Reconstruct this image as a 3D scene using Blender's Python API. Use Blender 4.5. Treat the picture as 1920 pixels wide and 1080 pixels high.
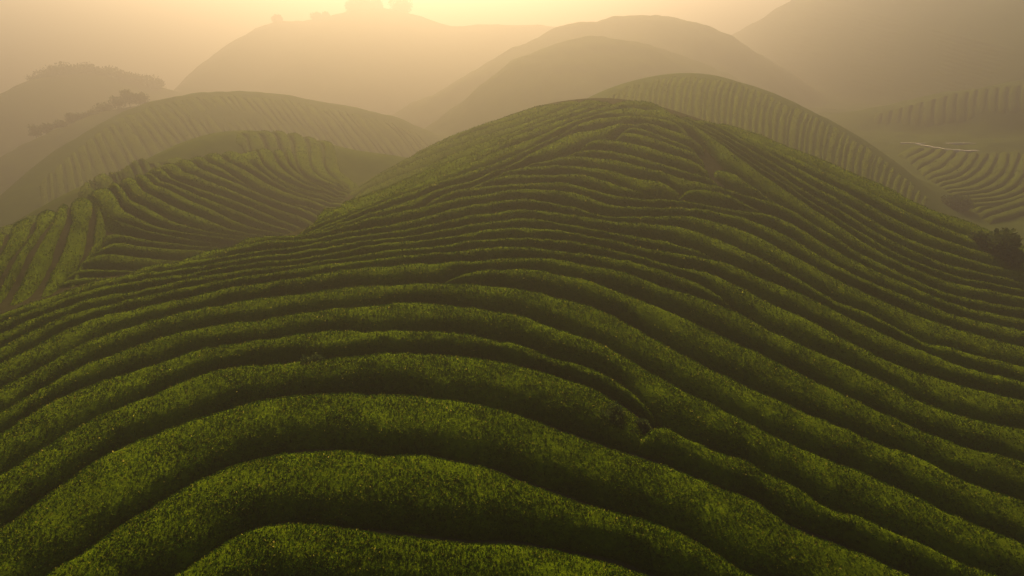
import bpy, math, random
import numpy as np
from mathutils import Vector
for o in list(bpy.data.objects): bpy.data.objects.remove(o, do_unlink=True)
SC = bpy.context.scene; COL = SC.collection

# ---------------------------------------------------------------- camera
cam = bpy.data.cameras.new('camera'); camo = bpy.data.objects.new('camera', cam); COL.objects.link(camo)
cam.sensor_width = 36.0; cam.lens = 36.0*1274/1920; cam.clip_start = .1; cam.clip_end = 6000
camo.location = (0, 0, 0); camo.rotation_euler = (math.radians(90-20.6), 0, 0)
SC.camera = camo
SC.render.resolution_x, SC.render.resolution_y = 1024, 576
# ---------------------------------------------------------------- light
SUN_EL, SUN_AZ = math.radians(35), math.radians(-7)       # azimuth from +Y towards +X
w = bpy.data.worlds.new('World'); SC.world = w; w.use_nodes = True
nt = w.node_tree; sky = nt.nodes.new('ShaderNodeTexSky'); sky.sky_type = 'NISHITA'
sky.sun_disc = False; sky.sun_elevation = SUN_EL; sky.sun_rotation = SUN_AZ
sky.air_density = 1.0; sky.dust_density = 3.0; sky.ozone_density = 1.0
bg = nt.nodes['Background']; bg.inputs['Strength'].default_value = .06
nt.links.new(sky.outputs[0], bg.inputs['Color'])
sun = bpy.data.lights.new('sun', 'SUN'); suno = bpy.data.objects.new('sun', sun); COL.objects.link(suno)
sun.energy = 5.0; sun.angle = math.radians(12); sun.color = (1.0, .72, .42)
sd = Vector((math.sin(SUN_AZ)*math.cos(SUN_EL), math.cos(SUN_AZ)*math.cos(SUN_EL), math.sin(SUN_EL)))
suno.rotation_euler = sd.to_track_quat('Z', 'Y').to_euler(); suno.location = sd*50
vs = SC.view_settings; vs.view_transform = 'Standard'; vs.look = 'None'; vs.exposure = 1.4; vs.gamma = 1.0
SC.cycles.volume_bounces = 0; SC.cycles.max_bounces = 8; SC.cycles.transparent_max_bounces = 8
SC.cycles.use_denoising = True
import numpy as np, math
F_PX = 1274.0; PITCH = math.radians(20.6)
CP, SP = math.cos(PITCH), math.sin(PITCH)
def ray(u, v):
    a = (np.asarray(u, float) - 960) / F_PX; b = (540 - np.asarray(v, float)) / F_PX
    return a, CP + b*SP, -SP + b*CP
def at(u, v, Y):                      # the point seen along a sight line at ground distance Y
    dx, dy, dz = ray(u, v); t = Y / dy
    return dx*t, Y + 0*t, dz*t
def spl(xk, yk, x):                   # monotone cubic (PCHIP) with linear ends
    xk = np.asarray(xk, float); yk = np.asarray(yk, float); x = np.asarray(x, float)
    h = np.diff(xk); d = np.diff(yk)/h
    m = np.empty_like(yk); m[0] = d[0]; m[-1] = d[-1]
    if len(xk) > 2:
        w1 = 2*h[1:]+h[:-1]; w2 = h[1:]+2*h[:-1]; p = d[:-1]*d[1:]
        with np.errstate(divide='ignore', invalid='ignore'):
            mm = (w1+w2)/(w1/d[:-1]+w2/d[1:])
        m[1:-1] = np.where(p > 0, mm, 0)
    xc = np.clip(x, xk[0], xk[-1])
    i = np.clip(np.searchsorted(xk, xc, side='right')-1, 0, len(h)-1)
    t = (xc-xk[i])/h[i]; t2 = t*t; t3 = t2*t
    y = (2*t3-3*t2+1)*yk[i]+(t3-2*t2+t)*h[i]*m[i]+(3*t2-2*t3)*yk[i+1]+(t3-t2)*h[i]*m[i+1]
    return y + np.where(x < xk[0], (x-xk[0])*m[0], 0) + np.where(x > xk[-1], (x-xk[-1])*m[-1], 0)
def smooth(xk, yk, x, k=9):           # smoother variant: running mean of the spline over +-k% of the span
    w = (max(xk)-min(xk))*k/100
    return sum(spl(xk, yk, np.asarray(x)+w*s)*c for s, c in ((-1,.1),(-.5,.23),(0,.34),(.5,.23),(1,.1)))
WL, WR, SL, SR = 8.96, 4.49, .663, .41
MY = [-40, 0, 5, 10, 15, 20, 27, 33, 38, 46, 52, 60, 75, 110]
MZ = [-9, -8.3, -8.2, -8.0, -7.6, -7.0, -5.8, -4.8, -4.05, -3.66, -4.42, -7.0, -15, -36]
MX = [-4, -4, -4, -3.5, -2.4, -1.5, 1.2, 3.8, 5.6, 6.4, 5.05, 5.5, 8, 12]
def hill_M(x, y):
    c = smooth(MY, MX, y, 2); z = smooth(MY, MZ, y, 1.5)
    u = x - c
    sl = spl([0, 15, 22, 30, 40, 50], [.24, .22, .23, .42, SL, SL], np.clip(y, 0, 50))
    sr = spl([0, 15, 22, 30, 40, 50], [.34, .35, .38, .46, SR, SR], np.clip(y, 0, 50))
    w = np.where(u < 0, spl([0, 15, 30, 45], [5, 6, 8, WL], np.clip(y, 0, 45)), spl([0, 15, 30, 45], [5, 6, 7, WR], np.clip(y, 0, 45)))
    s = np.where(u < 0, sl, sr)
    drop = s*(np.sqrt(u*u+w*w)-w)
    return z - drop
class Crest:
    def __init__(s, pts, sf, rf, sb=.5, rb=6, end=.6, k=4):
        p = np.array(pts, float); X, Y, Z = at(p[:,0], p[:,1], p[:,2]); o = np.argsort(X)
        s.X, s.Y, s.Z = X[o], Y[o], Z[o]; s.sf, s.rf, s.sb, s.rb, s.end, s.k = sf, rf, sb, rb, end, k
    def __call__(s, x, y):
        xc = np.clip(x, s.X[0], s.X[-1])
        yc = smooth(s.X, s.Y, xc, s.k); e = .5
        zc = smooth(s.X, s.Z, xc, s.k)
        g = (smooth(s.X, s.Y, xc+e, s.k)-smooth(s.X, s.Y, xc-e, s.k))/(2*e)
        g = np.clip(g, -2, 2)
        t = (y-yc)/np.sqrt(1+g*g)
        f = np.where(t < 0, s.sf*(np.sqrt(t*t+s.rf**2)-s.rf), s.sb*(np.sqrt(t*t+s.rb**2)-s.rb))
        ex = np.abs(x-xc)
        return zc - f - s.end*(np.sqrt(ex*ex+9)-3)
HILLS = dict(
 G=Crest([(-260,560,31),(-150,510,31.5),(0,432,33),(100,388,34.5),(200,350,36.5),(300,312,39),(400,291,41.5),(480,296,44),(560,322,47),(640,355,49)], .36, 5, .6, 5),
 S=Crest([(250,310,52),(330,262,56),(400,242,58),(440,239,59),(550,252,60),(650,276,60),(740,289,60),(830,310,60)], .42, 3, .5, 6),
 F=Crest([(-250,700,83.8),(-150,560,86.2),(0,405,88.7),(60,340,91.2),(150,262,93.6),(230,208,96.1),(300,181,98.6),(400,167,101),(500,172,103.5),(600,190,106),(700,208,108.4),(800,245,110.9),(900,300,113.3)], .40, 9.86, .5, 9.86),
 B=Crest([(1000,240,65.5),(1080,192,66.7),(1130,167,68.8),(1180,148,71),(1280,130,75.2),(1340,135,77.4),(1420,157,79.5),(1540,212,81.7),(1640,272,82.7),(1700,322,82.7),(1760,372,81.7),(1850,440,79.5)], .45, 7.52, .5, 7.52),
 C=Crest([(760,260,132.8),(860,195,135.3),(930,135,137.8),(1000,95,141.4),(1100,65,145.1),(1180,72,147.6),(1260,95,150.1),(1350,128,152.5),(1450,200,155),(1520,260,155)], .45, 11.1, .5, 11.1),
 D=Crest([(800,180,182.2),(950,95,187.2),(1060,50,193.4),(1130,33,197.2),(1220,24,199.7),(1300,40,202.2),(1380,75,204.7),(1450,120,207.2),(1560,190,209.7),(1640,240,209.7)], .45, 15, .5, 15),
 E=Crest([(220,330,271.9),(300,250,276.5),(380,150,288),(430,95,293.8),(470,60,297.2),(520,38,299.5),(600,38,301.8),(650,20,305.3),(720,16,308.7),(770,24,311),(860,46,313.3),(950,45,316.8),(1060,52,322.6),(1200,90,328.3),(1400,140,334.1)], .35, 20.7, .5, 16.1, k=1.5),
 H=Crest([(-350,320,175.5),(-200,270,177.8),(0,192,187.2),(80,146,193.1),(130,136,196.6),(200,140,198.9),(270,158,201.2),(330,170,203.6),(420,210,205.9),(520,260,205.9)], .45, 11.7, .5, 11.7),
 I=Crest([(-200,370,116.5),(-80,330,118.7),(0,292,121),(60,255,123.2),(150,226,125.4),(250,192,127.7),(320,195,128.8),(400,230,129.9),(480,280,129.9)], .5, 6.72, .5, 6.72),
 J=Crest([(1500,275,128.3),(1560,240,128.3),(1610,218,128.3),(1700,192,126.2),(1800,167,122.9),(1920,152,119.8),(2100,138,117.6),(2300,135,115.5)], .75, 5.35, .5, 8.56),
 L=Crest([(1250,240,278.5),(1380,130,274.6),(1450,60,265.6),(1500,10,253.9),(1560,-30,240.9),(1700,-55,217.6),(1920,-70,199.5),(2250,-80,187.9),(2500,-40,181.3)], .48, 13, .5, 19.4),
)
def floor(x, y):
    r = np.sqrt(x*x+y*y)
    k = -15.3 + .075*np.minimum(y-104, 0) - .02*np.maximum(y-104, 0)**1.0      # the valley field on the right
    kk = 1/(1+np.exp(-(x-26-.1*(y-60))/4.0)) * 1/(1+np.exp((x-150)/15.))
    base = -24 - 30*(1-np.exp(-np.maximum(r-120, 0)/300))
    return base + (k-base)*kk
def smax(a, b, k):
    d = np.clip((a-b)/k, -1, 1); 
    return np.where(np.abs(a-b) >= k, np.maximum(a, b), np.maximum(a, b) + k*(1-np.abs(d))**2/4)
def terrain(x, y):
    z = floor(x, y)
    for n in 'LEHDICJFB': z = smax(z, HILLS[n](x, y), 2.5)
    z = smax(z, HILLS['S'](x, y), 2.2); z = smax(z, HILLS['G'](x, y), 2.0)
    return smax(z, hill_M(x, y), 1.2)
TS = np.concatenate([np.linspace(5, 60, 170), np.geomspace(60.4, 640, 140)])
def unproject(u, v, fn, lift=0., tmin=0., tmax=1e9):      # where sight lines meet a hill's surface
    u = np.atleast_1d(np.asarray(u, float)); v = np.atleast_1d(np.asarray(v, float))
    dx, dy, dz = ray(u, v)
    ts = TS[(TS >= tmin) & (TS <= tmax)]
    h = dz[:,None]*ts - fn(dx[:,None]*ts, dy[:,None]*ts) - lift
    neg = h < 0; has = neg.any(1); i = np.maximum(np.where(has, neg.argmax(1), 1), 1)
    lo, hi = ts[i-1], ts[i]
    for _ in range(12):
        t = (lo+hi)/2; below = dz*t - fn(dx*t, dy*t) - lift < 0
        hi = np.where(below, t, hi); lo = np.where(below, lo, t)
    t = np.where(has, (lo+hi)/2, ts[np.argmin(h, 1)])
    return dx*t, dy*t, has
# ---------------------------------------------------------------- materials
def mat(name):
    m = bpy.data.materials.new(name); m.use_nodes = True
    return m, m.node_tree, m.node_tree.nodes['Principled BSDF']
def ramp(nt, stops, src):
    r = nt.nodes.new('ShaderNodeValToRGB'); e = r.color_ramp.elements
    while len(e) < len(stops): e.new(.5)
    for q, (p, c) in zip(e, stops): q.position = p; q.color = (*c, 1)
    nt.links.new(src, r.inputs[0]); return r
def noise(nt, scale, detail=4, rough=.6, dim=None):
    t = nt.nodes.new('ShaderNodeTexNoise'); t.inputs['Scale'].default_value = scale
    t.inputs['Detail'].default_value = detail; t.inputs['Roughness'].default_value = rough
    g = nt.nodes.new('ShaderNodeNewGeometry'); nt.links.new(g.outputs['Position'], t.inputs['Vector'])
    return t
def mix(nt, a, b, f, mode='MIX'):
    m = nt.nodes.new('ShaderNodeMix'); m.data_type = 'RGBA'; m.blend_type = mode
    for s, k in ((a, 6), (b, 7)):
        if isinstance(s, tuple): m.inputs[k].default_value = (*s, 1)
        else: nt.links.new(s, m.inputs[k])
    if isinstance(f, float): m.inputs[0].default_value = f
    else: nt.links.new(f, m.inputs[0])
    return m.outputs[2]
def hedge_mat(name, dark, light, fine):
    m, nt, p = mat(name)
    a = ramp(nt, [(.30, dark), (.72, light)], noise(nt, fine, 5, .7).outputs[0])
    b = ramp(nt, [(.35, (.75, .75, .75)), (.7, (1.25, 1.2, .9))], noise(nt, .35, 3).outputs[0])
    c = mix(nt, a.outputs[0], b.outputs[0], 1.0, 'MULTIPLY')
    nt.links.new(c, p.inputs['Base Color']); p.inputs['Roughness'].default_value = .7
    p.inputs['Specular IOR Level'].default_value = .0
    p.inputs['Sheen Weight'].default_value = .10; p.inputs['Sheen Roughness'].default_value = .45; p.inputs['Sheen Tint'].default_value = (.5, .6, .02, 1)
    bp = nt.nodes.new('ShaderNodeBump'); bp.inputs['Strength'].default_value = .8; bp.inputs['Distance'].default_value = .06
    nt.links.new(noise(nt, fine*1.3, 4, .7).outputs[0], bp.inputs['Height']); nt.links.new(bp.outputs[0], p.inputs['Normal'])
    return m
def leaf_mat(name, stops, transl=.35):
    m, nt, p = mat(name)
    g = nt.nodes.new('ShaderNodeNewGeometry')
    r = ramp(nt, stops, g.outputs['Random Per Island'])
    b = ramp(nt, [(.3, (.75, .8, .7)), (.75, (1.25, 1.2, .9))], noise(nt, .3, 3).outputs[0])
    c = mix(nt, r.outputs[0], b.outputs[0], 1.0, 'MULTIPLY')
    nt.links.new(c, p.inputs['Base Color']); p.inputs['Roughness'].default_value = .6
    p.inputs['Specular IOR Level'].default_value = .0
    t = nt.nodes.new('ShaderNodeBsdfTranslucent'); nt.links.new(c, t.inputs['Color'])
    mx = nt.nodes.new('ShaderNodeMixShader'); mx.inputs[0].default_value = transl
    out = nt.nodes['Material Output']
    nt.links.new(p.outputs[0], mx.inputs[1]); nt.links.new(t.outputs[0], mx.inputs[2]); nt.links.new(mx.outputs[0], out.inputs['Surface'])
    return m
M_BODY = hedge_mat('tea_hedge_inner', (.015, .032, .0005), (.054, .078, .0010), 9)
M_LEAF = leaf_mat('tea_leaf', [(0, (.005, .017, .0002)), (.45, (.015, .035, .0003)), (.8, (.034, .055, .0005)), (.985, (.085, .09, .005)), (1, (.22, .20, .04))], .55)
M_FAR = hedge_mat('tea_hedge_distant', (.020, .032, .004), (.055, .072, .009), 3.5)
M_TREE = leaf_mat('tree_leaf', [(0, (.02, .035, .010)), (.6, (.04, .06, .015)), (1, (.07, .085, .02))], .3)
M_BARK, _n, _p = mat('bark'); _p.inputs['Roughness'].default_value = .9
_n.links.new(ramp(_n, [(.3, (.03, .022, .015)), (.7, (.09, .065, .045))], noise(_n, 6).outputs[0]).outputs[0], _p.inputs['Base Color'])
M_SOIL, _n, _p = mat('hill_soil'); _p.inputs['Roughness'].default_value = .95; _p.inputs['Specular IOR Level'].default_value = 0
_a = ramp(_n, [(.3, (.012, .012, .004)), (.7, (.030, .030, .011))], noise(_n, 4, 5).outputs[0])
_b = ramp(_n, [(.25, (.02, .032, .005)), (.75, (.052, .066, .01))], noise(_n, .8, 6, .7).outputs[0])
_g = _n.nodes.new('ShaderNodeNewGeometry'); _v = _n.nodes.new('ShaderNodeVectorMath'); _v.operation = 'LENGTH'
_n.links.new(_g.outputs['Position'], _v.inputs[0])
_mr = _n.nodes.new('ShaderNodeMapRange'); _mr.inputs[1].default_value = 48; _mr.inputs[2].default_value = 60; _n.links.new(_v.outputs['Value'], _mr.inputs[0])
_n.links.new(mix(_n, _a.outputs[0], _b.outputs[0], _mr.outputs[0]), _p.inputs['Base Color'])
M_PATH, _n, _p = mat('pale_path'); _p.inputs['Roughness'].default_value = .85
_n.links.new(ramp(_n, [(.3, (.26, .235, .195)), (.7, (.40, .365, .31))], noise(_n, 2).outputs[0]).outputs[0], _p.inputs['Base Color'])

# ---------------------------------------------------------------- helpers
RNG = np.random.default_rng(7)
def _h(ix, iy, s):
    n = (ix.astype(np.int64)*374761393 + iy.astype(np.int64)*668265263 + s*1274126177) & 0xffffffff
    n = ((n ^ (n >> 13))*1274126177) & 0xffffffff
    return ((n ^ (n >> 16)) & 0xffff)/65535.0
def vnoise(x, y, s=0):
    ix, iy = np.floor(x), np.floor(y); fx, fy = x-ix, y-iy
    fx = fx*fx*(3-2*fx); fy = fy*fy*(3-2*fy)
    a, b, c, d = _h(ix, iy, s), _h(ix+1, iy, s), _h(ix, iy+1, s), _h(ix+1, iy+1, s)
    return (a+(b-a)*fx)*(1-fy)+(c+(d-c)*fx)*fy - .5
def mesh_obj(name, V, F, mats, mi=None, smoothf=None, parent=None):
    """V (n,3); F list of arrays (k,3|4)"""
    me = bpy.data.meshes.new(name); me.vertices.add(len(V)); me.vertices.foreach_set('co', np.asarray(V, np.float32).ravel())
    li = np.concatenate([f.ravel() for f in F]).astype(np.int32)
    lt = np.concatenate([np.full(len(f), f.shape[1], np.int32) for f in F])
    ls = np.concatenate([[0], np.cumsum(lt)[:-1]]).astype(np.int32)
    me.loops.add(len(li)); me.loops.foreach_set('vertex_index', li)
    me.polygons.add(len(lt)); me.polygons.foreach_set('loop_start', ls); me.polygons.foreach_set('loop_total', lt)
    for m in mats: me.materials.append(m)
    if mi is not None: me.polygons.foreach_set('material_index', np.concatenate([np.full(len(f), k, np.int32) for f, k in zip(F, mi)]))
    if smoothf is not None: me.polygons.foreach_set('use_smooth', np.concatenate([np.full(len(f), bool(k)) for f, k in zip(F, smoothf)]))
    me.update(calc_edges=True)
    o = bpy.data.objects.new(name, me); COL.objects.link(o)
    if parent: o.parent = parent
    return o
def tag(o, label=None, cat=None, group=None, kind=None):
    if label: o['label'] = label
    if cat: o['category'] = cat
    if group: o['group'] = group
    if kind: o['kind'] = kind
    return o
def grid_faces(n, m, wrap=False):
    i = np.arange(n-1)[:,None]*m; j = np.arange(m if wrap else m-1)[None,:]
    j2 = (j+1) % m
    return np.stack([i+j, i+j2, i+m+j2, i+m+j], -1).reshape(-1, 4)
def unit(a): return a/np.maximum(np.linalg.norm(a, axis=-1, keepdims=True), 1e-9)
LOWER = .37                                          # hedge height: the ground lies this far under the clipped tops

# ---------------------------------------------------------------- terrain: one sheet in rings round the camera's foot
def ground(x, y): return terrain(x, y) - LOWER
rr = np.concatenate([np.linspace(.5, 40, 120), np.geomspace(40.4, 640, 290), np.geomspace(655, 3000, 18)])
fr = np.radians(np.linspace(-50, 50, 420)); bk = np.radians(np.linspace(51, 309, 90)); th = np.concatenate([fr, bk])
R_, T_ = np.meshgrid(rr, th, indexing='ij'); X_, Y_ = R_*np.sin(T_), R_*np.cos(T_)
Z_ = ground(X_, Y_)
fa = np.clip((R_-70)/60, 0, 1)
Z_ += fa*(vnoise(X_/3.1, Y_/3.1, 3)*.55 + vnoise(X_/1.4, Y_/1.4, 4)*.3)
fb = np.clip((R_-105)/50, 0, 1)
Z_ += fb*(vnoise(X_/13, Y_/13, 5)*1.5 + vnoise(X_/5.5, Y_/5.5, 6)*.8)
tv = np.stack([X_, Y_, Z_], -1).reshape(-1, 3)
tv = np.vstack([tv, [[0, 0, float(ground(np.zeros(1), np.zeros(1))[0])]]])
n_, m_ = R_.shape
tri = np.stack([np.full(m_, len(tv)-1), (np.arange(m_)+1) % m_, np.arange(m_)], -1)
gf = grid_faces(n_, m_, True)[:, ::-1]
tag(mesh_obj('terrain', tv, [gf, tri[:, ::-1]], [M_SOIL], [0, 0], [1, 1]), kind='structure')

# ---------------------------------------------------------------- tea hedges
def curve_uv(p, us):                                 # line given by image column
    p = np.array(p, float); o = np.argsort(p[:,0]); return spl(p[o,0], p[o,1], us)
def curve_par(p, n):                                 # any line, by its length
    p = np.array(p, float); s = np.concatenate([[0], np.cumsum(np.hypot(*np.diff(p, axis=0).T))]); q = np.linspace(0, s[-1], n)
    return spl(s, p[:,0], q), spl(s, p[:,1], q)
def movavg(a, k):
    if k < 1 or len(a) < 2*k+1: return a
    pad = np.concatenate([2*a[:1]-a[k:0:-1], a, 2*a[-1:]-a[-2:-k-2:-1]])
    return np.convolve(pad, np.ones(2*k+1)/(2*k+1), 'valid')
N_LEAF = 0
def hedge(A, B, fn, label, group, caps=(1, 1), step=.12, hk=1.0, leafy=True, capk=(.6, .6), name='tea_hedge', far=False):
    """One hedge between two world lines A (far edge) and B (near edge), arrays (n,2)."""
    global N_LEAF
    C = (A+B)/2; s = np.concatenate([[0], np.cumsum(np.hypot(*np.diff(C, axis=0).T))]); L = s[-1]
    if L < .5: return None
    n = int(max(8, min(900, L/step))); q = np.linspace(0, L, n)
    A = np.stack([np.interp(q, s, A[:,k]) for k in (0, 1)], -1); B = np.stack([np.interp(q, s, B[:,k]) for k in (0, 1)], -1)
    wv = B-A; wd = np.linalg.norm(wv, axis=1); dirw = unit(wv)
    seed = int(RNG.integers(1, 9999))
    gap = .105 + .05*vnoise(q/1.1, q*0, seed)*2
    gap = np.minimum(gap, wd*.2)
    ea = gap + .06*vnoise(q/.7, q*0+3, seed+1); eb = gap + .06*vnoise(q/.7, q*0+7, seed+2)
    A = A + dirw*ea[:,None]; B = B - dirw*eb[:,None]
    m = 26 if step < .1 else (18 if not far else 11)
    t = np.sin(np.linspace(-1, 1, m)*np.pi/2)
    prof = np.clip(1-np.abs(t)**4.5, 0, 1)**.6*(1-.2*t*t)
    P = A[:,None,:]*(.5-t/2)[None,:,None] + B[:,None,:]*(.5+t/2)[None,:,None]
    X, Y = P[...,0], P[...,1]
    H = hk*(LOWER+.06)*np.clip(wd/1.0, .25, 1.1)**.6 * (1+.16*vnoise(q/2.3, q*0, seed+5))
    ramp_ = np.ones(n)
    if caps[0]: ramp_ *= np.clip(q/(wd*capk[0]+.05), 0, 1)**.5
    if caps[1]: ramp_ *= np.clip((L-q)/(wd*capk[1]+.05), 0, 1)**.5
    H = H*ramp_
    near = np.clip(1.5-np.linalg.norm(C, axis=1).min()/40, .35, 1)
    lump = 1 + near*.14*vnoise(X/.8, Y/.8, 11) + near*(.12 if not far else .0)*vnoise(X/.33, Y/.33, 12)
    Z = fn(X, Y) - LOWER - .12 + (H[:,None]*prof[None,:])*lump + .12*prof[None,:]
    Z += prof[None,:]*.05*vnoise(X/.13, Y/.13, 13)*(0 if far else 1)
    Z += prof[None,:]*.07*vnoise(X/1.9, Y/1.9, 14)
    V = np.stack([X, Y, Z], -1)
    Vn = unit(np.cross(np.gradient(V, axis=0), np.gradient(V, axis=1)).reshape(-1, 3)).reshape(V.shape)
    Vn = np.where(Vn[...,2:3] < 0, -Vn, Vn)
    F = grid_faces(n, m); VV = V.reshape(-1, 3)
    fl = [F]; mats = [M_FAR if far else M_BODY]; mi = [0]; sm = [1]
    if leafy:
        p0, p1, p2, p3 = (VV[F[:,k]] for k in range(4))
        ar = .5*np.linalg.norm(np.cross(p2-p0, p3-p1), axis=1); ce = (p0+p1+p2+p3)/4
        d = np.linalg.norm(ce, axis=1)
        dens = np.clip(1700*(11/d)**2.3, 4, 1700)
        dens *= np.clip(.55+1.6*(vnoise(ce[:,0]/.6, ce[:,1]/.6, 21)+.3), .35, 1.5)
        ang = np.degrees(np.arctan2(ce[:,0], ce[:,1]))
        dens *= (np.abs(ang) < 44) & (d < 110)
        cnt = RNG.poisson(ar*dens); idx = np.repeat(np.arange(len(F)), cnt); k = len(idx)
        if k:
            a, b = RNG.random((2, k, 1))
            pos = p0[idx]*(1-a)*(1-b)+p1[idx]*a*(1-b)+p2[idx]*a*b+p3[idx]*(1-a)*b
            nn = Vn.reshape(-1, 3)[F[idx, 0]]; dd = d[idx]
            up = unit(nn*.7 + np.array([0, 0, .55]) + RNG.normal(0, .42, (k, 3)))
            side = unit(np.cross(up, RNG.normal(0, 1, (k, 3))))
            ln = (.044*np.clip(dd/12, .9, 9)**.42 * RNG.uniform(.6, 1.35, k))[:,None]
            wd_ = ln*RNG.uniform(.2, .36, (k, 1))
            pos = pos - nn*ln*.15
            mid = pos + up*ln*.55
            q0, q1, q2, q3 = pos, mid+side*wd_, pos+up*ln + np.cross(side, up)*ln*.12, mid-side*wd_
            LV = np.stack([q0, q1, q2, q3], 1).reshape(-1, 3)
            LF = np.arange(4*k).reshape(-1, 4)+len(VV)
            VV = np.vstack([VV, LV]); fl.append(LF); mats.append(M_LEAF); mi.append(1); sm.append(0); N_LEAF += k
    o = mesh_obj(name, VV, fl, mats, mi, sm)
    return tag(o, label, 'tea hedge', group)
def hedge_cols(top, bot, u0, u1, label, caps=(0, 0), fn=hill_M, group='tea hedges on the front hill', **kw):
    us = np.linspace(u0, u1, int(max(20, abs(u1-u0)/5)))
    a = curve_uv(top, us); b = curve_uv(bot, us); b = np.maximum(b, a+.5)
    ax, ay, _ = unproject(us, a, fn); bx, by, _ = unproject(us, b, fn)
    A = np.stack([movavg(ax, 4), movavg(ay, 4)], -1); B = np.stack([movavg(bx, 4), movavg(by, 4)], -1)
    return hedge(A, B, fn, label, group, caps, **kw)
def hedge_pair(top, bot, fn, label, group, caps=(1, 1), tmin=0., tmax=1e9, **kw):
    n = 40
    a = curve_par(top, n); b = curve_par(bot, n)
    ax, ay, _ = unproject(*a, fn, 0, tmin, tmax); bx, by, _ = unproject(*b, fn, 0, tmin, tmax)
    A = np.stack([movavg(ax, 4), movavg(ay, 4)], -1); B = np.stack([movavg(bx, 4), movavg(by, 4)], -1)
    return hedge(A, B, fn, label, group, caps, **kw)
# ---- the front hill: the far edge of each clipped row
R0 = [(-200,1560),(60,1330),(200,1230),(417,1130),(533,1092),(740,1115),(950,1140),(1273,1230),(1500,1330)]
R1 = [(-200,1390),(-50,1300),(100,1195),(267,1080),(367,1030),(417,997),(483,967),(533,957),(633,966),(740,977),(840,987),(950,993),(1040,1007),(1140,1027),(1207,1047),(1273,1068),(1320,1082),(1420,1125),(1600,1210)]
R2 = [(-200,1240),(-60,1150),(50,1078),(133,1023),(233,957),(317,908),(400,867),(483,840),(567,823),(633,820),(673,823),(717,832),(780,827),(847,838),(923,853),(973,875),(1057,910),(1123,933),(1207,957),(1273,982),(1330,1013),(1380,1043),(1447,1075),(1530,1115),(1700,1190)]
R3 = [(-200,1095),(-100,1036),(0,968),(67,920),(150,863),(233,813),(317,783),(400,753),(500,733),(600,723),(640,720),(740,722),(840,732),(923,745),(990,763),(1040,783),(1107,803),(1157,826),(1223,842),(1280,862),(1325,880),(1345,893),(1367,898),(1430,920),(1467,953),(1547,987),(1613,1013),(1680,1043),(1757,1077),(1840,1115),(2050,1200)]
R3B = [(1195,803),(1212,793),(1240,788),(1280,806),(1337,827),(1390,847),(1447,880),(1513,910),(1547,937),(1613,958),(1680,987),(1747,1017),(1813,1048),(1880,1073),(2050,1140)]
R4 = [(-200,1010),(-100,945),(0,875),(27,860),(100,817),(167,777),(233,748),(300,722),(367,695),(433,678),(533,668),(567,664),(593,668),(640,662),(707,653),(807,648),(890,655),(957,665),(1023,682),(1090,703),(1140,723),(1180,744),(1220,775)]
R5 = [(-200,935),(-100,865),(0,800),(33,782),(83,748),(150,720),(217,697),(283,678),(350,653),(417,642),(500,632),(567,623),(640,613),(690,617),(723,613),(790,610),(857,613),(923,627),(990,640),(1023,655),(1090,673),(1140,693),(1180,718),(1210,745),(1240,778)]
R6 = [(-200,890),(-100,826),(0,765),(33,746),(83,717),(133,690),(167,672),(233,650),(300,628),(383,607),(450,595),(533,587),(640,573),(707,562),(773,558),(840,562),(907,572),(973,583),(1023,600),(1090,623),(1140,647),(1190,670),(1240,692),(1280,722),(1347,750),(1397,777),(1463,808),(1547,842),(1613,867),(1663,893),(1730,920),(1780,950),(1847,977),(1913,1003),(2000,1040),(2080,1070)]
R6B = R5[:-3]+[(1180,722),(1207,756),(1235,785)]+R3B[3:]
R7 = [(-200,840),(-100,780),(0,720),(67,687),(117,661),(167,634),(233,612),(300,593),(367,577),(433,562),(500,552),(567,542),(640,531),(707,528),(773,525),(857,522),(923,525),(990,535),(1057,547),(1123,567),(1180,593),(1223,620),(1280,650),(1330,677),(1397,710),(1463,740),(1547,777),(1613,807),(1697,840),(1763,867),(1813,890),(1880,910),(1920,925),(2080,990)]
R8 = [(820,519),(845,511),(907,500),(973,500),(1040,508),(1107,522),(1157,537),(1207,553),(1280,580),(1347,617),(1413,647),(1480,677),(1547,710),(1613,743),(1697,783),(1747,803),(1813,830),(1880,843),(1920,856),(2080,910)]
R9 = [(-200,785),(-100,730),(0,677),(67,640),(133,609),(200,585),(267,571),(333,557),(400,543),(483,528),(567,515),(640,503),(707,494),(773,488),(840,484),(907,480),(973,476),(1040,479),(1107,493),(1173,508),(1240,527),(1280,538),(1330,553),(1397,583),(1447,613),(1513,640),(1580,667),(1647,700),(1695,722),(1708,734),(1747,749),(1813,772),(1847,780),(1920,794),(2080,840)]
R9B = R7[:15]+[(835,520)]+R8[1:]
R10 = [(-200,750),(-100,698),(0,648),(67,613),(133,589),(200,568),(267,553),(333,540),(400,525),(483,510),(567,497),(640,486),(707,478),(773,471),(840,465),(907,459),(973,456),(1040,461),(1107,470),(1173,482),(1240,499),(1280,512),(1313,524),(1357,549),(1385,578)]
R11 = [(-200,720),(-100,670),(0,624),(67,595),(133,571),(200,552),(267,537),(333,524),(400,511),(483,497),(567,486),(640,475),(707,464),(773,456),(840,449),(907,442),(975,439),(1040,443),(1073,447),(1140,458),(1207,473),(1280,493),(1347,512),(1397,533),(1447,560),(1497,583),(1547,607),(1580,627),(1630,650),(1680,673),(1747,693),(1813,713),(1863,727),(1920,741),(2080,780)]
R11B = R10[:-2]+[(1350,556)]+R9[23:]
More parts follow.
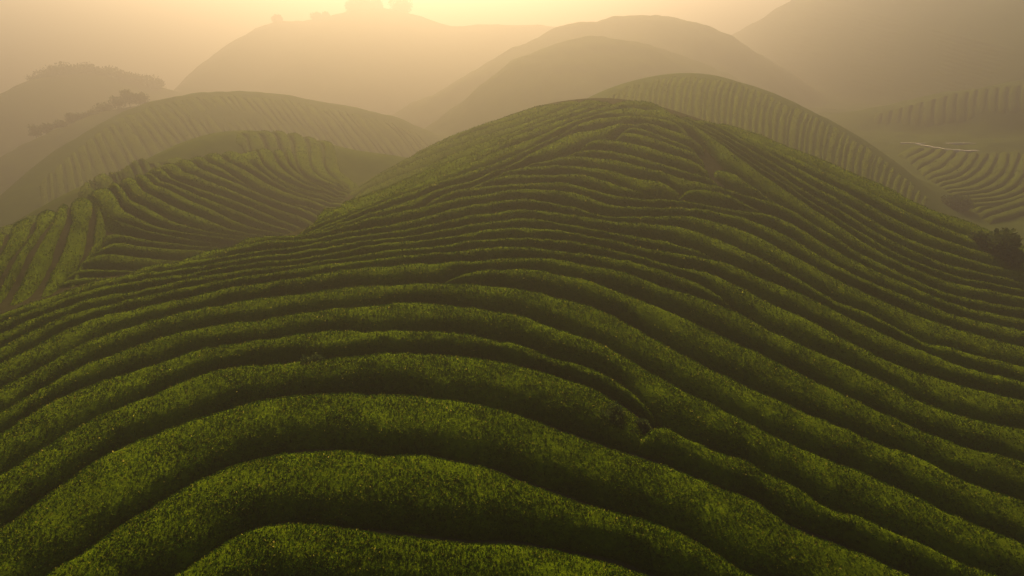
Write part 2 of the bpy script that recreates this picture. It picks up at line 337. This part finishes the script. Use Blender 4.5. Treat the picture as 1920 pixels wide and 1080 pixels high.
R12 = [(-200,695),(-100,648),(0,604),(67,577),(133,555),(200,538),(267,524),(333,512),(400,500),(483,486),(567,476),(640,464),(707,450),(773,442),(850,434),(907,425),(975,419),(1040,424),(1075,430),(1140,441),(1200,455),(1280,470),(1347,483),(1413,507),(1463,525),(1513,550),(1563,573),(1613,600),(1680,627),(1747,657),(1813,683),(1920,712),(2080,750)]
R13 = [(-100,625),(0,586),(67,563),(133,543),(200,526),(267,513),(333,502),(400,490),(483,475),(567,464),(640,452),(707,440),(773,432),(850,420),(907,410),(975,402),(1040,409),(1075,415),(1137,425),(1200,436),(1260,448),(1300,460),(1350,480)]
R14 = [(200,517),(333,493),(400,481),(483,466),(567,455),(640,442),(707,430),(773,419),(850,405),(907,394),(975,385),(1040,390),(1075,396),(1137,405),(1200,413),(1275,421),(1312,432),(1363,450),(1413,473),(1480,510),(1530,537),(1563,557),(1613,577),(1663,600),(1747,640),(1780,647),(1847,667),(1920,682),(2080,715)]
R14B = R13[:-2]+[(1305,466)]+R12[22:]
R15 = [(300,491),(400,470),(483,455),(567,445),(640,432),(707,420),(773,407),(850,390),(907,377),(975,368),(1040,374),(1075,380),(1137,396),(1200,399),(1300,402),(1350,412),(1400,427),(1440,448),(1490,475),(1540,500),(1590,527),(1640,550),(1690,572),(1752,595),(1830,620),(1920,643),(2080,672)]
R16 = [(400,462),(483,447),(567,436),(640,422),(707,405),(773,391),(850,372),(907,359),(975,352),(1060,355),(1100,365),(1150,379),(1200,383),(1300,385),(1350,394),(1400,405),(1440,419),(1490,442),(1540,477),(1590,505),(1652,535),(1702,552),(1765,577),(1840,597),(1920,616),(2080,645)]
R17 = [(775,391),(805,372),(850,357),(907,346),(975,339),(1040,337),(1075,341),(1125,355),(1175,366),(1275,370),(1350,382),(1400,391),(1440,398),(1490,415),(1540,447),(1590,477),(1640,505),(1665,515),(1715,537),(1765,560),(1815,573),(1920,594),(2080,622)]
RW = [(1268,367),(1280,354),(1300,351),(1330,355),(1375,368),(1400,377),(1450,401)]
R18 = [(828,366),(870,349),(920,333),(975,325),(1060,322),(1112,327),(1150,342),(1175,348),(1225,361),(1245,368)]
R19 = [(862,353),(890,340),(930,325),(975,312),(1050,308),(1112,311),(1175,324),(1250,339),(1280,349)]
R19B = R18[:8]+R17[8:]
R20 = [(878,346),(900,336),(937,321),(990,303),(1050,294),(1080,290),(1125,291),(1175,301),(1225,314),(1275,328),(1325,341),(1375,354),(1412,365),(1450,376),(1487,394),(1525,417),(1562,437),(1602,467),(1652,490),(1702,515),(1727,527),(1765,542),(1802,553),(1920,575),(2080,600)]
R20B = R19[:-1]+[(1268,358)]+RW[4:-1]+R17[13:]
R21 = [(1045,293),(1085,279),(1125,277),(1175,286),(1225,300),(1275,314),(1325,327),(1352,335)]
R22 = [(1082,279),(1092,269),(1110,263),(1140,260),(1162,262),(1225,277),(1275,291),(1335,308)]
R23 = [(1146,261),(1158,249),(1175,246),(1200,250),(1250,267),(1300,282),(1328,291)]
R24 = [(1156,249),(1168,239),(1187,236),(1225,247),(1275,264),(1315,277)]
D1 = [(560,440),(620,421),(660,408),(720,389),(775,371),(825,352),(875,337),(925,317),(975,297),(1012,277),(1060,249),(1100,241),(1150,232),(1190,229),(1225,232),(1262,242),(1300,257),(1325,268)]
Q = [(560,446),(620,429),(700,404),(773,389),(830,362),(880,344),(937,320),(990,302),(1045,292),(1078,278),(1087,271),(1112,262),(1140,259),(1155,248),(1164,241),(1187,236),(1225,247),(1275,264),(1320,280)]
D2 = [(590,425),(650,404),(710,382),(762,364),(825,341),(875,323),(925,305),(980,284),(1025,260),(1075,238),(1105,222),(1150,218),(1187,216),(1225,219),(1250,225),(1295,241)]
D3 = [(610,412),(680,386),(730,366),(790,341),(850,317),(900,297),(950,274),(1025,249),(1087,222),(1137,209),(1175,198),(1220,204),(1260,219),(1290,236)]
D4 = [(620,400),(670,374),(720,353),(780,328),(840,303),(900,281),(962,256),(1025,232),(1087,214),(1137,197),(1187,186),(1230,195),(1270,211)]
D5 = [(640,380),(670,360),(720,338),(780,313),(840,290),(900,267),(1012,229),(1075,208),(1112,194),(1165,182)]
D6 = [(660,360),(690,342),(720,325),(780,299),(840,276),(900,254),(1000,224),(1062,200),(1112,183),(1150,177)]
D7 = [(690,335),(750,305),(790,285),(840,263),(900,242),(1000,211),(1062,189),(1110,178)]
D8 = [(720,308),(780,281),(830,261),(900,235),(960,213),(1030,190),(1070,181)]
D9 = [(740,294),(800,268),(860,243),(920,220),(980,199),(1040,181)]
L1 = [(1190,186),(1240,204),(1275,220),(1312,242),(1350,262),(1375,280),(1412,307),(1440,327),(1477,352),(1522,385),(1565,412),(1590,430),(1615,447),(1665,478),(1720,503),(1800,530),(1920,552),(2080,575)]
L1B = [(1190,200),(1240,222),(1290,238),(1305,250),(1329,272),(1349,298),(1374,319),(1412,349),(1450,374),(1478,391),(1525,419)]+R20[17:]
G1 = [(1338,308),(1352,307),(1375,320),(1412,346),(1450,371),(1482,391)]
G1B = [(1338,318),(1358,334),(1380,354),(1412,366),(1450,377),(1490,397)]
SI = [(1190,178),(1240,189),(1320,214),(1400,243),(1480,276),(1560,304),(1640,339),(1700,369),(1760,395),(1820,417),(1920,446),(2080,480)]
for _d in (D2, D3, D4, D5, D6, D7, D8, D9):        # carry the slanting rows down into the seam on the left
    (_a, _b), (_c, _e) = _d[0], _d[1]; _d.insert(0, (_a-70, _b+70*(_b-_e)/(_c-_a)))
HV = [  # far edge, near edge, first and last image column, rounded ends, what singles it out
 (R0, [(u, v+190) for u, v in R0], -300, 1900, (0,0), 'dark tea hedge row beyond the bottom edge, below the nearest rounded row'),
 (R1, R0, -330, 2000, (0,0), 'broad dark tea hedge row nearest the viewer, cropped by the bottom edge'),
 (R2, R1, -330, 2150, (0,0), 'thick arching tea hedge row directly behind the nearest one, with a small notch on top'),
 (R3, R2, -330, 2400, (0,0), 'widest arching tea hedge row, third from the bottom edge, ragged at its right end'),
 (R3B, R3, 1195, 2400, (1,0), 'tea hedge row that begins with a rounded tip beside the weedy gap at lower right'),
 (R4, R3, -330, 1216, (0,1), 'fourth tea hedge row from the bottom, with a dark notch, ending at the weedy gap'),
 (R5, R4, -330, 1232, (0,1), 'slim tea hedge row fifth from the bottom, pinching out above the weedy gap'),
 (R6, R6B, -330, 2400, (0,0), 'long tea hedge row sweeping just above the weedy gap down to lower right'),
 (R7, R6B and R6, -330, 2400, (0,0), 'long tea hedge row next behind the one sweeping above the weedy gap'),
 (R8, R7, 822, 2400, (1,0), 'tea hedge row that starts as a wedge near the middle of the front hill'),
 (R9, R9B, -330, 2400, (0,0), 'long arching tea hedge row directly above the wedge that starts mid hill'),
 (R10, R9, -330, 1380, (0,1), 'tea hedge row ending in a thin wedge right of centre on the front hill'),
 (R11, R11B, -330, 2400, (0,0), 'long tea hedge row lying over the thin wedge right of centre'),
 (R12, R11, -330, 2400, (0,0), 'full width tea hedge row, second above the thin wedge right of centre'),
 (R13, R12, -200, 1345, (0,1), 'tea hedge row dying out in messy growth on the right shoulder of the front hill'),
 (R14, R14B, 210, 2400, (1,0), 'tea hedge row next above the messy growth on the right shoulder'),
 (R15, R14, 310, 2400, (1,0), 'tea hedge row second above the messy growth on the right shoulder'),
 (R16, R15, 410, 2400, (1,0), 'tea hedge row third above the messy growth, reaching left into the valley foot'),
 (R17, R16, 785, 2400, (1,0), 'long tea hedge row just below the short blunt tipped row under the bare gash'),
 (RW, R17, 1270, 1446, (1,1), 'short tea hedge row starting with a blunt tip below the bare brown gash'),
 (R18, R17, 834, 1240, (1,1), 'short lens shaped tea hedge row left of the blunt tipped short row'),
 (R19, R19B, 868, 1278, (1,1), 'tea hedge row ending against the blunt tipped short row below the gash'),
 (R20, R20B, 884, 2400, (1,0), 'long tea hedge row passing right under the foot of the bare brown gash'),
 (R21, R20, 1050, 1350, (1,1), 'tea hedge row ending at the lower end of the bare brown gash'),
 (R22, R21, 1083, 1331, (1,1), 'tea hedge row from the lower dark hole near the summit to the bare gash'),
 (R23, R22, 1147, 1322, (1,1), 'tea hedge row from the upper dark hole near the summit to the bare gash'),
 (R24, R23, 1157, 1310, (1,1), 'topmost tea hedge row that ends against the bare gash, above the upper dark hole'),
 (D1, Q, 566, 1322, (1,1), 'yellowish tea hedge row wrapping round both dark holes and down the left flank'),
 (D2, D1, 536, 1292, (1,1), 'slanting tea hedge row on the left flank, first above the dark holes'),
 (D3, D2, 556, 1286, (1,1), 'slanting tea hedge row on the left flank, second above the dark holes'),
 (D4, D3, 566, 1266, (1,1), 'slanting tea hedge row on the left flank, third above the dark holes'),
 (D5, D4, 586, 1146, (1,1), 'slanting tea hedge row on the left flank, fourth above the dark holes'),
 (D6, D5, 606, 1128, (1,1), 'slanting tea hedge row third from the left skyline of the front hill'),
 (D7, D6, 636, 1088, (1,1), 'slanting tea hedge row second from the left skyline of the front hill'),
 (D8, D7, 666, 1048, (1,1), 'slanting hazy tea hedge row along the left skyline of the front hill'),
 (L1, L1B, 1206, 2400, (1,0), 'bright edged tea hedge row running down along the right side of the bare gash'),
 (G1, G1B, 1340, 1484, (1,1), 'short tea hedge row at the gash foot, squeezed beside the bright edged row'),
]
LEAFQ = 1.0
for t_, b_, u0, u1, cp, lb in HV:
    lo = min(p[1] for p in t_)
    hedge_cols(t_, b_, u0, u1, lb, cp, step=.08 if lo > 560 else .12)
WORD = ['first','second','third','fourth','fifth','sixth','seventh','eighth','ninth','tenth','eleventh','twelfth','thirteenth','fourteenth','fifteenth','sixteenth','seventeenth','eighteenth','nineteenth','twentieth','twenty-first','twenty-second','twenty-third','twenty-fourth','twenty-fifth','twenty-sixth','twenty-seventh','twenty-eighth']
us_ = np.linspace(1190, 2400, 70); va, vb = curve_uv(SI, us_), curve_uv(L1, us_)
fr_ = [.015, .19, .38, .57, .74, .88, 1.0]
for k in range(6):
    t_ = list(zip(us_, va+(vb-va)*fr_[k]+0)); b_ = list(zip(us_, va+(vb-va)*fr_[k+1]))
    hedge_cols(t_, b_, 1235+22*(5-k), 2380, 'rough tea hedge row on the right flank, %s from skyline' % WORD[k], (1,0))

# ---- the hollow on the left
def bowl(x, y): return smax(HILLS['S'](x, y), HILLS['G'](x, y), 2.2)
GL = [
 [(95,538),(150,528),(205,524),(260,526)],
 [(118,518),(172,510),(218,511),(275,514)],
 [(140,497),(190,494),(235,498),(290,500)],
 [(165,477),(190,468),(212,465),(250,472),(312,481),(380,484)],
 [(200,448),(212,443),(240,450),(275,455),(350,462),(430,465)],
 [(200,428),(222,428),(250,436),(285,441),(350,450),(440,458)],
 [(190,398),(207,412),(237,420),(300,433),(360,444),(450,452)],
 [(212,370),(240,393),(270,411),(300,421),(330,429),(370,437),(470,447)],
 [(222,357),(262,377),(295,395),(325,411),(350,420),(400,434),(490,442)],
 [(255,346),(300,370),(337,387),(375,400),(412,418),(450,431),(510,437)],
 [(270,337),(310,350),(350,367),(400,390),(437,409),(475,422),(530,432)],
 [(280,331),(325,340),(362,357),(400,375),(437,387),(475,403),(510,416),(548,427)],
 [(290,323),(320,330),(350,342),(400,357),(437,371),(475,386),(515,401),(560,417)],
 [(300,313),(350,320),(387,334),(425,349),(462,364),(500,379),(540,392),(580,404)],
 [(320,304),(362,307),(387,318),(425,332),(475,352),(510,367),(550,381),(592,392)],
 [(345,298),(390,298),(420,315),(450,335),(480,354),(510,367),(550,376),(600,386)],
 [(385,291),(407,293),(432,302),(470,320),(495,337),(532,354),(570,366),(612,378)],
 [(430,291),(457,293),(482,312),(510,333),(538,350),(575,360),(618,371)],
 [(452,268),(468,272),(482,292),(503,315),(535,336),(565,352),(622,366)],
 [(455,246),(465,252),(474,280),(495,308),(534,331),(575,350),(626,361)],
 [(486,246),(495,252),(507,285),(529,310),(559,334),(597,351),(632,358)],
 [(512,247),(520,254),(530,287),(550,312),(585,338),(625,354)],
 [(541,250),(548,258),(552,290),(558,312),(585,335),(630,350)],
 [(570,254),(578,262),(580,300),(585,312),(605,332),(634,345)],
 [(598,260),(604,266),(606,300),(614,318),(638,338)],
 [(626,268),(632,274),(634,300),(642,320),(656,330)],
]
def longer(p, a, b):                                  # carry a line on at both ends
    (x0, y0), (x1, y1) = p[0], p[1]; (x2, y2), (x3, y3) = p[-2], p[-1]
    d0, d1 = math.hypot(x1-x0, y1-y0), math.hypot(x3-x2, y3-y2)
    return [(x0-(x1-x0)*a/d0, y0-(y1-y0)*a/d0)]+list(p)+[(x3+(x3-x2)*b/d1, y3+(y3-y2)*b/d1)]
GL = [longer(p, 62 if 6 <= k < 17 else 10 if k < 6 else 12, 75 if k < 17 else 30) for k, p in enumerate(GL)]
for k in range(len(GL)-1):
    n_k = len(GL)-1-k
    lb = ('stubby tea hedge row at the foot of the left hollow, %s from the bottom' % WORD[k]) if k < 6 else \
         ('curving tea hedge row in the left hollow, %s counted up from the stubby rows' % WORD[k-6]) if k < 17 else \
         ('upright hazy tea hedge row on the saddle behind, %s from its right end' % WORD[n_k-1])
    hedge_pair(GL[k+1], GL[k], bowl, lb, 'tea hedges in the left hollow', step=.16, hk=.7 if k < 6 else .85, capk=(2.2 if k > 7 else .5, .6))
HL = [
 [(-60,470),(-75,500),(-95,540)],
 [(15,432),(-10,470),(-30,505),(-50,550)],
 [(60,418),(40,447),(15,480),(-5,520),(-25,560)],
 [(92,410),(62,447),(50,472),(32,505),(10,550)],
 [(125,402),(110,447),(97,477),(85,507),(64,545)],
 [(172,396),(163,447),(155,477),(140,490),(120,530)],
 [(196,400),(202,440),(178,466),(160,485),(150,520)],
]
HL = [longer(p, 30, 80) for p in HL]
for k in range(len(HL)-1):
    a_, b_ = HL[k], HL[k+1]
    if k >= 1: a_ = [(u+3, v) for u, v in a_]
    hedge_pair(a_, b_, bowl, 'plump tea hedge row running straight downhill at the left edge, %s from the left' % WORD[k], 'downhill tea hedges at the left edge', step=.16, hk=.7)
def family(A, B, n, fn, label, group, skip=(), order=None, **kw):
    m = 12; a = np.array(curve_par(A, m)).T; b = np.array(curve_par(B, m)).T
    for k in range(n):
        t0, t1 = k/n, (k+1)/n
        hedge_pair(a*(1-t0)+b*t0, a*(1-t1)+b*t1, fn, label % WORD[k], group, **kw)
FC = [(-60,490),(0,405),(60,340),(150,262),(230,208),(300,181),(400,167),(500,172),(600,190),(700,208),(800,245)]
BC = [(1080,192),(1130,167),(1180,148),(1280,130),(1340,135),(1420,157),(1540,212),(1640,272),(1700,322),(1760,372)]
def slope_rows(crest, U, run, fn, label, group, drop=7, **kw):      # rows that run downhill from a hill's crest
    U = np.array(U, float); U[1:-1] += RNG.normal(0, .16, len(U)-2)*np.diff(U).mean(); c = curve_uv(crest, U)+drop
    jit = RNG.normal(0, .9, (len(U), len(run)))
    L = [[(U[k]+du*g+jit[k, q], c[k]+dv+jit[k, q-1]*2.5) for q, (du, dv) in enumerate(run)] for k in range(len(U)) for g in [np.clip((U[k]-kw.get('u0', -1e4))/170., .1, 1)]]
    kw.pop('u0', None)
    for k in range(len(U)-1):
        hedge_pair(L[k], L[k+1], fn, label % ordinal(k), group, caps=(1, 1), far=True, **kw)
def ordinal(k):
    return WORD[k] if k < len(WORD) else ('thirtieth' if k == 29 else 'twenty-ninth' if k == 28 else ['thirty','forty','fifty'][(k+1)//10-3]+'-'+WORD[(k+1) % 10-1] if (k+1) % 10 else ('fortieth' if k == 39 else 'fiftieth'))
slope_rows(FC, np.linspace(70, 790, 50), [(0,0),(25,28),(58,70),(85,110),(105,150)], HILLS['F'], 'hazy tea hedge row on the domed left hill, %s from its dark left side', 'tea hedges on the domed left hill', tmin=68, step=.35, u0=90, hk=.3)
slope_rows(BC, np.linspace(1110, 1745, 54), [(0,0),(-9,25),(-13,60),(-14,95),(-14,125)], HILLS['B'], 'hazy tea hedge row on the hill behind the summit, %s from its left end', 'tea hedges on the hill behind the summit', tmin=58, step=.35, hk=.25)
family([(1500,-15),(1640,20),(1800,62),(1960,100)], [(1440,120),(1560,150),(1700,185),(1860,235)], 18, HILLS['L'], 'faint slanting tea hedge row on the grey mountainside at upper right, %s from top', 'tea hedges on the grey mountainside', tmin=120, far=True, step=.6, hk=.9)
JU = [1640,1658,1676,1695,1714,1734,1757,1779,1798,1819,1836,1856,1876,1895,1917,1938,1960,1982]
J_ = np.array(JU, float); jt = curve_uv([(1610,219),(1700,194),(1800,169),(1920,154),(2100,140)], J_)
for k in range(len(JU)-1):
    f = lambda q: [(J_[q], jt[q]+1), (J_[q]-4, jt[q]+12), (J_[q]-6, jt[q]+35), (J_[q]-5, jt[q]+58)]
    hedge_pair(f(k), f(k+1), HILLS['J'], 'upright tea hedge row on the far right mound, %s from its low left end' % WORD[k], 'tea hedges on the far right mound', tmin=90, far=True, step=.3, hk=1.1)
def P8(*q): return [(1560+x/3.6, 120+y/3.6) for x, y in q]
KL = [P8((560,545),(480,575),(440,600)), P8((640,560),(580,590),(500,630)), P8((710,565),(640,610),(540,660)), P8((780,570),(700,640),(580,695)), P8((850,580),(800,640),(720,700),(620,740)), P8((930,590),(880,670),(760,740),(650,770)),
      P8((1000,590),(950,680),(850,755),(700,795)), P8((1070,590),(1010,690),(900,775),(720,820)), P8((1130,590),(1100,680),(1030,765),(830,835),(740,842)), P8((1200,580),(1190,685),(1120,770),(950,850),(780,862)),
      P8((1280,590),(1240,700),(1180,800),(1000,870),(820,884)), P8((1370,590),(1320,720),(1240,830),(1040,895),(860,910)), P8((1460,600),(1400,740),(1290,860),(1080,920),(900,935)), P8((1560,610),(1480,760),(1340,890),(1120,945),(940,960)),
      P8((1560,700),(1400,830),(1150,940),(980,990)), P8((1700,760),(1450,880),(1200,975),(1020,1025)), P8((1800,830),(1500,940),(1260,1015),(1080,1060))]
for k in range(len(KL)-1):
    hedge_pair(KL[k], KL[k+1], floor, 'fanning tea hedge row in the right valley field, %s from its left tip' % WORD[k], 'tea hedges in the right valley field', tmin=60, far=True, step=.3)
print('leaves', N_LEAF)
# ---------------------------------------------------------------- trees and shrubs
def tree(name, x, y, h, wdt, label, cat='tree', group=None, trunk=.25, leaf=.3, n=900, seed=0, parts=True, sink=.3, z=None):
    rg = np.random.default_rng(seed+100)
    z0 = (float(ground(np.array([x]), np.array([y]))[0]) if z is None else z) - sink
    root = bpy.data.objects.new(name, None); COL.objects.link(root); root.location = (x, y, z0); root.empty_display_size = .3
    tag(root, label, cat, group)
    # trunk and limbs
    V, F = [], []
    def limb(p, q, r0, r1):
        p, q = np.array(p, float), np.array(q, float); d = unit(q-p); a = unit(np.cross(d, [.31, .9, .2])); b = np.cross(d, a); o = sum(len(v) for v in V)
        an = np.linspace(0, 2*np.pi, 7)[:-1]; ring = np.cos(an)[:,None]*a + np.sin(an)[:,None]*b
        md = (p+q)/2 + rg.normal(0, .04*np.linalg.norm(q-p), 3)
        V.append(np.vstack([p+ring*r0, md+ring*(r0+r1)/2, q+ring*r1]))
        F.append(np.array([[o+r*6+i, o+r*6+(i+1) % 6, o+(r+1)*6+(i+1) % 6, o+(r+1)*6+i] for r in (0, 1) for i in range(6)]))
    th = h*trunk; r = .035*h
    limb((0,0,0), (0,0,th+.25*h), r, r*.6)
    cl = []
    for k in range(9):
        an = k*2.4+rg.random(); rd = wdt*.5*rg.uniform(.35, .72); q = (math.cos(an)*rd, math.sin(an)*rd, th+(h-th)*rg.uniform(.18, .8))
        limb((0,0,th*.8+.02*k*h), q, r*.4, r*.12); cl.append((q, wdt*rg.uniform(.2, .3)))
    cl += [((wdt*.2,0,th+h*.2), wdt*.28), ((-wdt*.2,0,th+h*.2), wdt*.28), ((0,0,h*.78), wdt*.3), ((0,0,th+(h-th)*.45), wdt*.34)]
    mesh_obj('trunk', np.vstack(V), [np.vstack(F)], [M_BARK], [0], [1], root)
    # crown: leaf sprays on many uneven clumps
    P, S = [], []
    for q, s in cl:
        k = int(n/len(cl)); d = unit(rg.normal(0, 1, (k, 3))); rad = s*rg.uniform(.45, 1.08, (k, 1))
        P.append(np.array(q)+d*rad*np.array([1, 1, .8])); S.append(d)
    P = np.vstack(P); S = np.vstack(S); k = len(P); P[:,2] = np.clip(P[:,2], .05*h, None)
    up = unit(S+rg.normal(0, .8, (k, 3))); sd_ = unit(np.cross(up, rg.normal(0, 1, (k, 3)))); ln = leaf*rg.uniform(.6, 1.4, (k, 1))
    LV = np.stack([P, P+up*ln*.5+sd_*ln*.38, P+up*ln+np.cross(sd_, up)*ln*.15, P+up*ln*.5-sd_*ln*.38], 1).reshape(-1, 3)
    mesh_obj('crown', LV, [np.arange(4*k).reshape(-1, 4)], [M_TREE], [0], [0], root)
    return root
def stand(u, v, Y):                                   # a spot on the ground at distance Y under a sight line
    x, y, z = at(u, v, Y); return float(x), float(y)
CR = {'E': [(520,42,260,2.4,3.2),(596,44,262,3.2,3.6),(612,42,262,2.6,3.0),(664,24,265,4.8,5.6),(684,22,266,6.2,6.6),(706,22,267,4.6,4.6),(752,28,269,4.8,7.6)]}
LE = ['lone bushy tree on the far left shoulder of the central skyline','small round shrub left of the skyline tree clump, the larger of two','small round shrub left of the skyline tree clump, the smaller of two',
      'left tree of the clump on the central hilltop','tallest tree in the middle of the central hilltop clump','right tree of the clump on the central hilltop','broad dome shaped tree standing alone right of the hilltop clump']
for k, (u, v, Y, h, wd) in enumerate(CR['E']):
    Y *= 1.152; h *= 1.152; wd *= 1.152; x, y = stand(u, v, Y)
    tree('shrub' if h < 4.4 else 'hilltop_tree', x, y, h, wd, LE[k], 'shrub' if h < 4.4 else 'tree', 'trees on the central hilltop', .04, .6, 2200, k, sink=.6)
for k, (u, Y, h, wd) in enumerate([(62,110,2.0,1.8),(86,110,1.5,1.6),(112,110.5,1.2,2.2),(136,111,2.0,1.9),(152,112,1.5,2.0),(176,113,1.4,2.4),(200,113,1.5,2.8),(228,114,1.9,2.4),(250,114,2.6,2.6),(272,114.5,2.0,2.6)]):
    Y *= 1.12; h *= 1.12; wd *= 1.12; x, y = stand(u, 230, Y)
    tree('ridge_tree', x, y, h, wd, 'hazy tree on the low left ridge, %s from the left along its crest' % WORD[k], 'tree', 'trees on the low left ridge', .2, .32, 700, 20+k)
for k in range(15):
    u = 66+k*16+(k*37 % 7); Y = 164.5+k*.6
    Y *= 1.17; x, y = stand(u, 140, Y)
    tree('forest_tree', x, y, 1.9+((k*53) % 10)*.16, 5.0, 'faint tree on the rounded far left hill, %s from the left along its crest' % WORD[k], 'tree', 'trees on the rounded far left hill', .2, .5, 500, 50+k)
def spot(u, v):
    x, y, _ = unproject([u], [v], terrain); return float(x[0]), float(y[0])
x, y = spot(1872, 474); dd_ = math.hypot(x, y); print('bush', x, y)
tree('dark_bush', x, y, dd_*.032, dd_*.048, 'large dark bush in the valley at the right edge', 'bush', None, .02, .2, 7000, 90, sink=.1)
x, y = spot(1832, 452); tree('dark_bush', x, y, dd_*.018, dd_*.028, 'small low bush at the left foot of the large dark bush', 'bush', None, .02, .16, 2500, 91, sink=.1)
x, y = spot(1795, 384); dd_ = math.hypot(x, y); print('bush2', x, y)
tree('dark_bush', x, y, dd_*.013, dd_*.030, 'low dark bush at the foot of the shadowed slope beside the right valley field', 'bush', None, .02, .25, 2500, 92, sink=.1)
for k, (u, v, s, lb) in enumerate([(1206, 788, .15, 'dark weedy shrub filling the gap between hedge tips at lower centre right'), (580, 680, .3, 'small dark shrub in the notch of a hedge left of centre'), (1148, 776, .3, 'pale sprigged weed clump left of the weedy gap')]):
    x, y, _ = unproject([u], [v], hill_M)
    tree('weedy_shrub', float(x[0]), float(y[0]), s+.2, s*2.2, lb, 'shrub', None, .02, .07, 1800, 120+k, sink=.0)
# ---------------------------------------------------------------- pale paths in the valley on the right
def ribbon(name, pts, wd, label, lift=.1):
    p = np.array(pts, float); n = 60; s = np.linspace(0, len(p)-1, n)
    x, y = np.interp(s, np.arange(len(p)), p[:,0]), np.interp(s, np.arange(len(p)), p[:,1])
    t = unit(np.stack([np.gradient(x), np.gradient(y)], -1)); nrm = np.stack([-t[:,1], t[:,0]], -1)
    V = []
    for sgn, dz in ((-1, -.6), (-1, 0), (1, 0), (1, -.6)):
        X, Y = x+nrm[:,0]*sgn*wd/2, y+nrm[:,1]*sgn*wd/2
        V.append(np.stack([X, Y, terrain(x, y)-LOWER+lift+.02*np.sin(s*9)+dz], -1))
    V = np.stack(V, 1).reshape(-1, 3)
    tag(mesh_obj(name, V, [grid_faces(n, 4)], [M_PATH], [0], [0]), kind='structure'); 
pp = [unproject([u], [v], floor, 0, 70) for u, v in ((1718,266),(1745,271),(1775,276),(1800,278),(1840,279))]
ribbon('path', [(float(a[0]), float(b[0])) for a, b, _ in pp], .35, '', .12)
pp = [unproject([u], [v], floor, 0, 70) for u, v in ((1690,259.5),(1760,260),(1840,261.5),(1940,262))]
ribbon('path', [stand(u, 261, 103.8) for u in (1690,1760,1840,1940)], .2, '', .12)

# ---------------------------------------------------------------- the hazy air
HZ = mat('haze_air'); m, nt, p = HZ
nt.nodes.remove(p); vp = nt.nodes.new('ShaderNodeVolumePrincipled')
vp.inputs['Density'].default_value = .0066; vp.inputs['Anisotropy'].default_value = .84; vp.inputs['Color'].default_value = (.93, .85, .68, 1)
nt.links.new(vp.outputs[0], nt.nodes['Material Output'].inputs['Volume'])
TOP, BOT, S_ = 46.0, float(tv[:,2].min())-1.0, 3100.0
bv = np.array([[x, y, z] for z in (BOT, TOP) for x, y in ((-S_,-S_),(S_,-S_),(S_,S_),(-S_,S_))])
bf = np.array([[3,2,1,0],[4,5,6,7],[0,1,5,4],[1,2,6,5],[2,3,7,6],[3,0,4,7]])
hz = mesh_obj('haze', bv, [bf], [m]); tag(hz, 'warm hazy morning air over the hills', None, None, 'stuff'); hz.display_type = 'WIRE'
print('haze', BOT, TOP, 'tops', max(tv[:,2]))
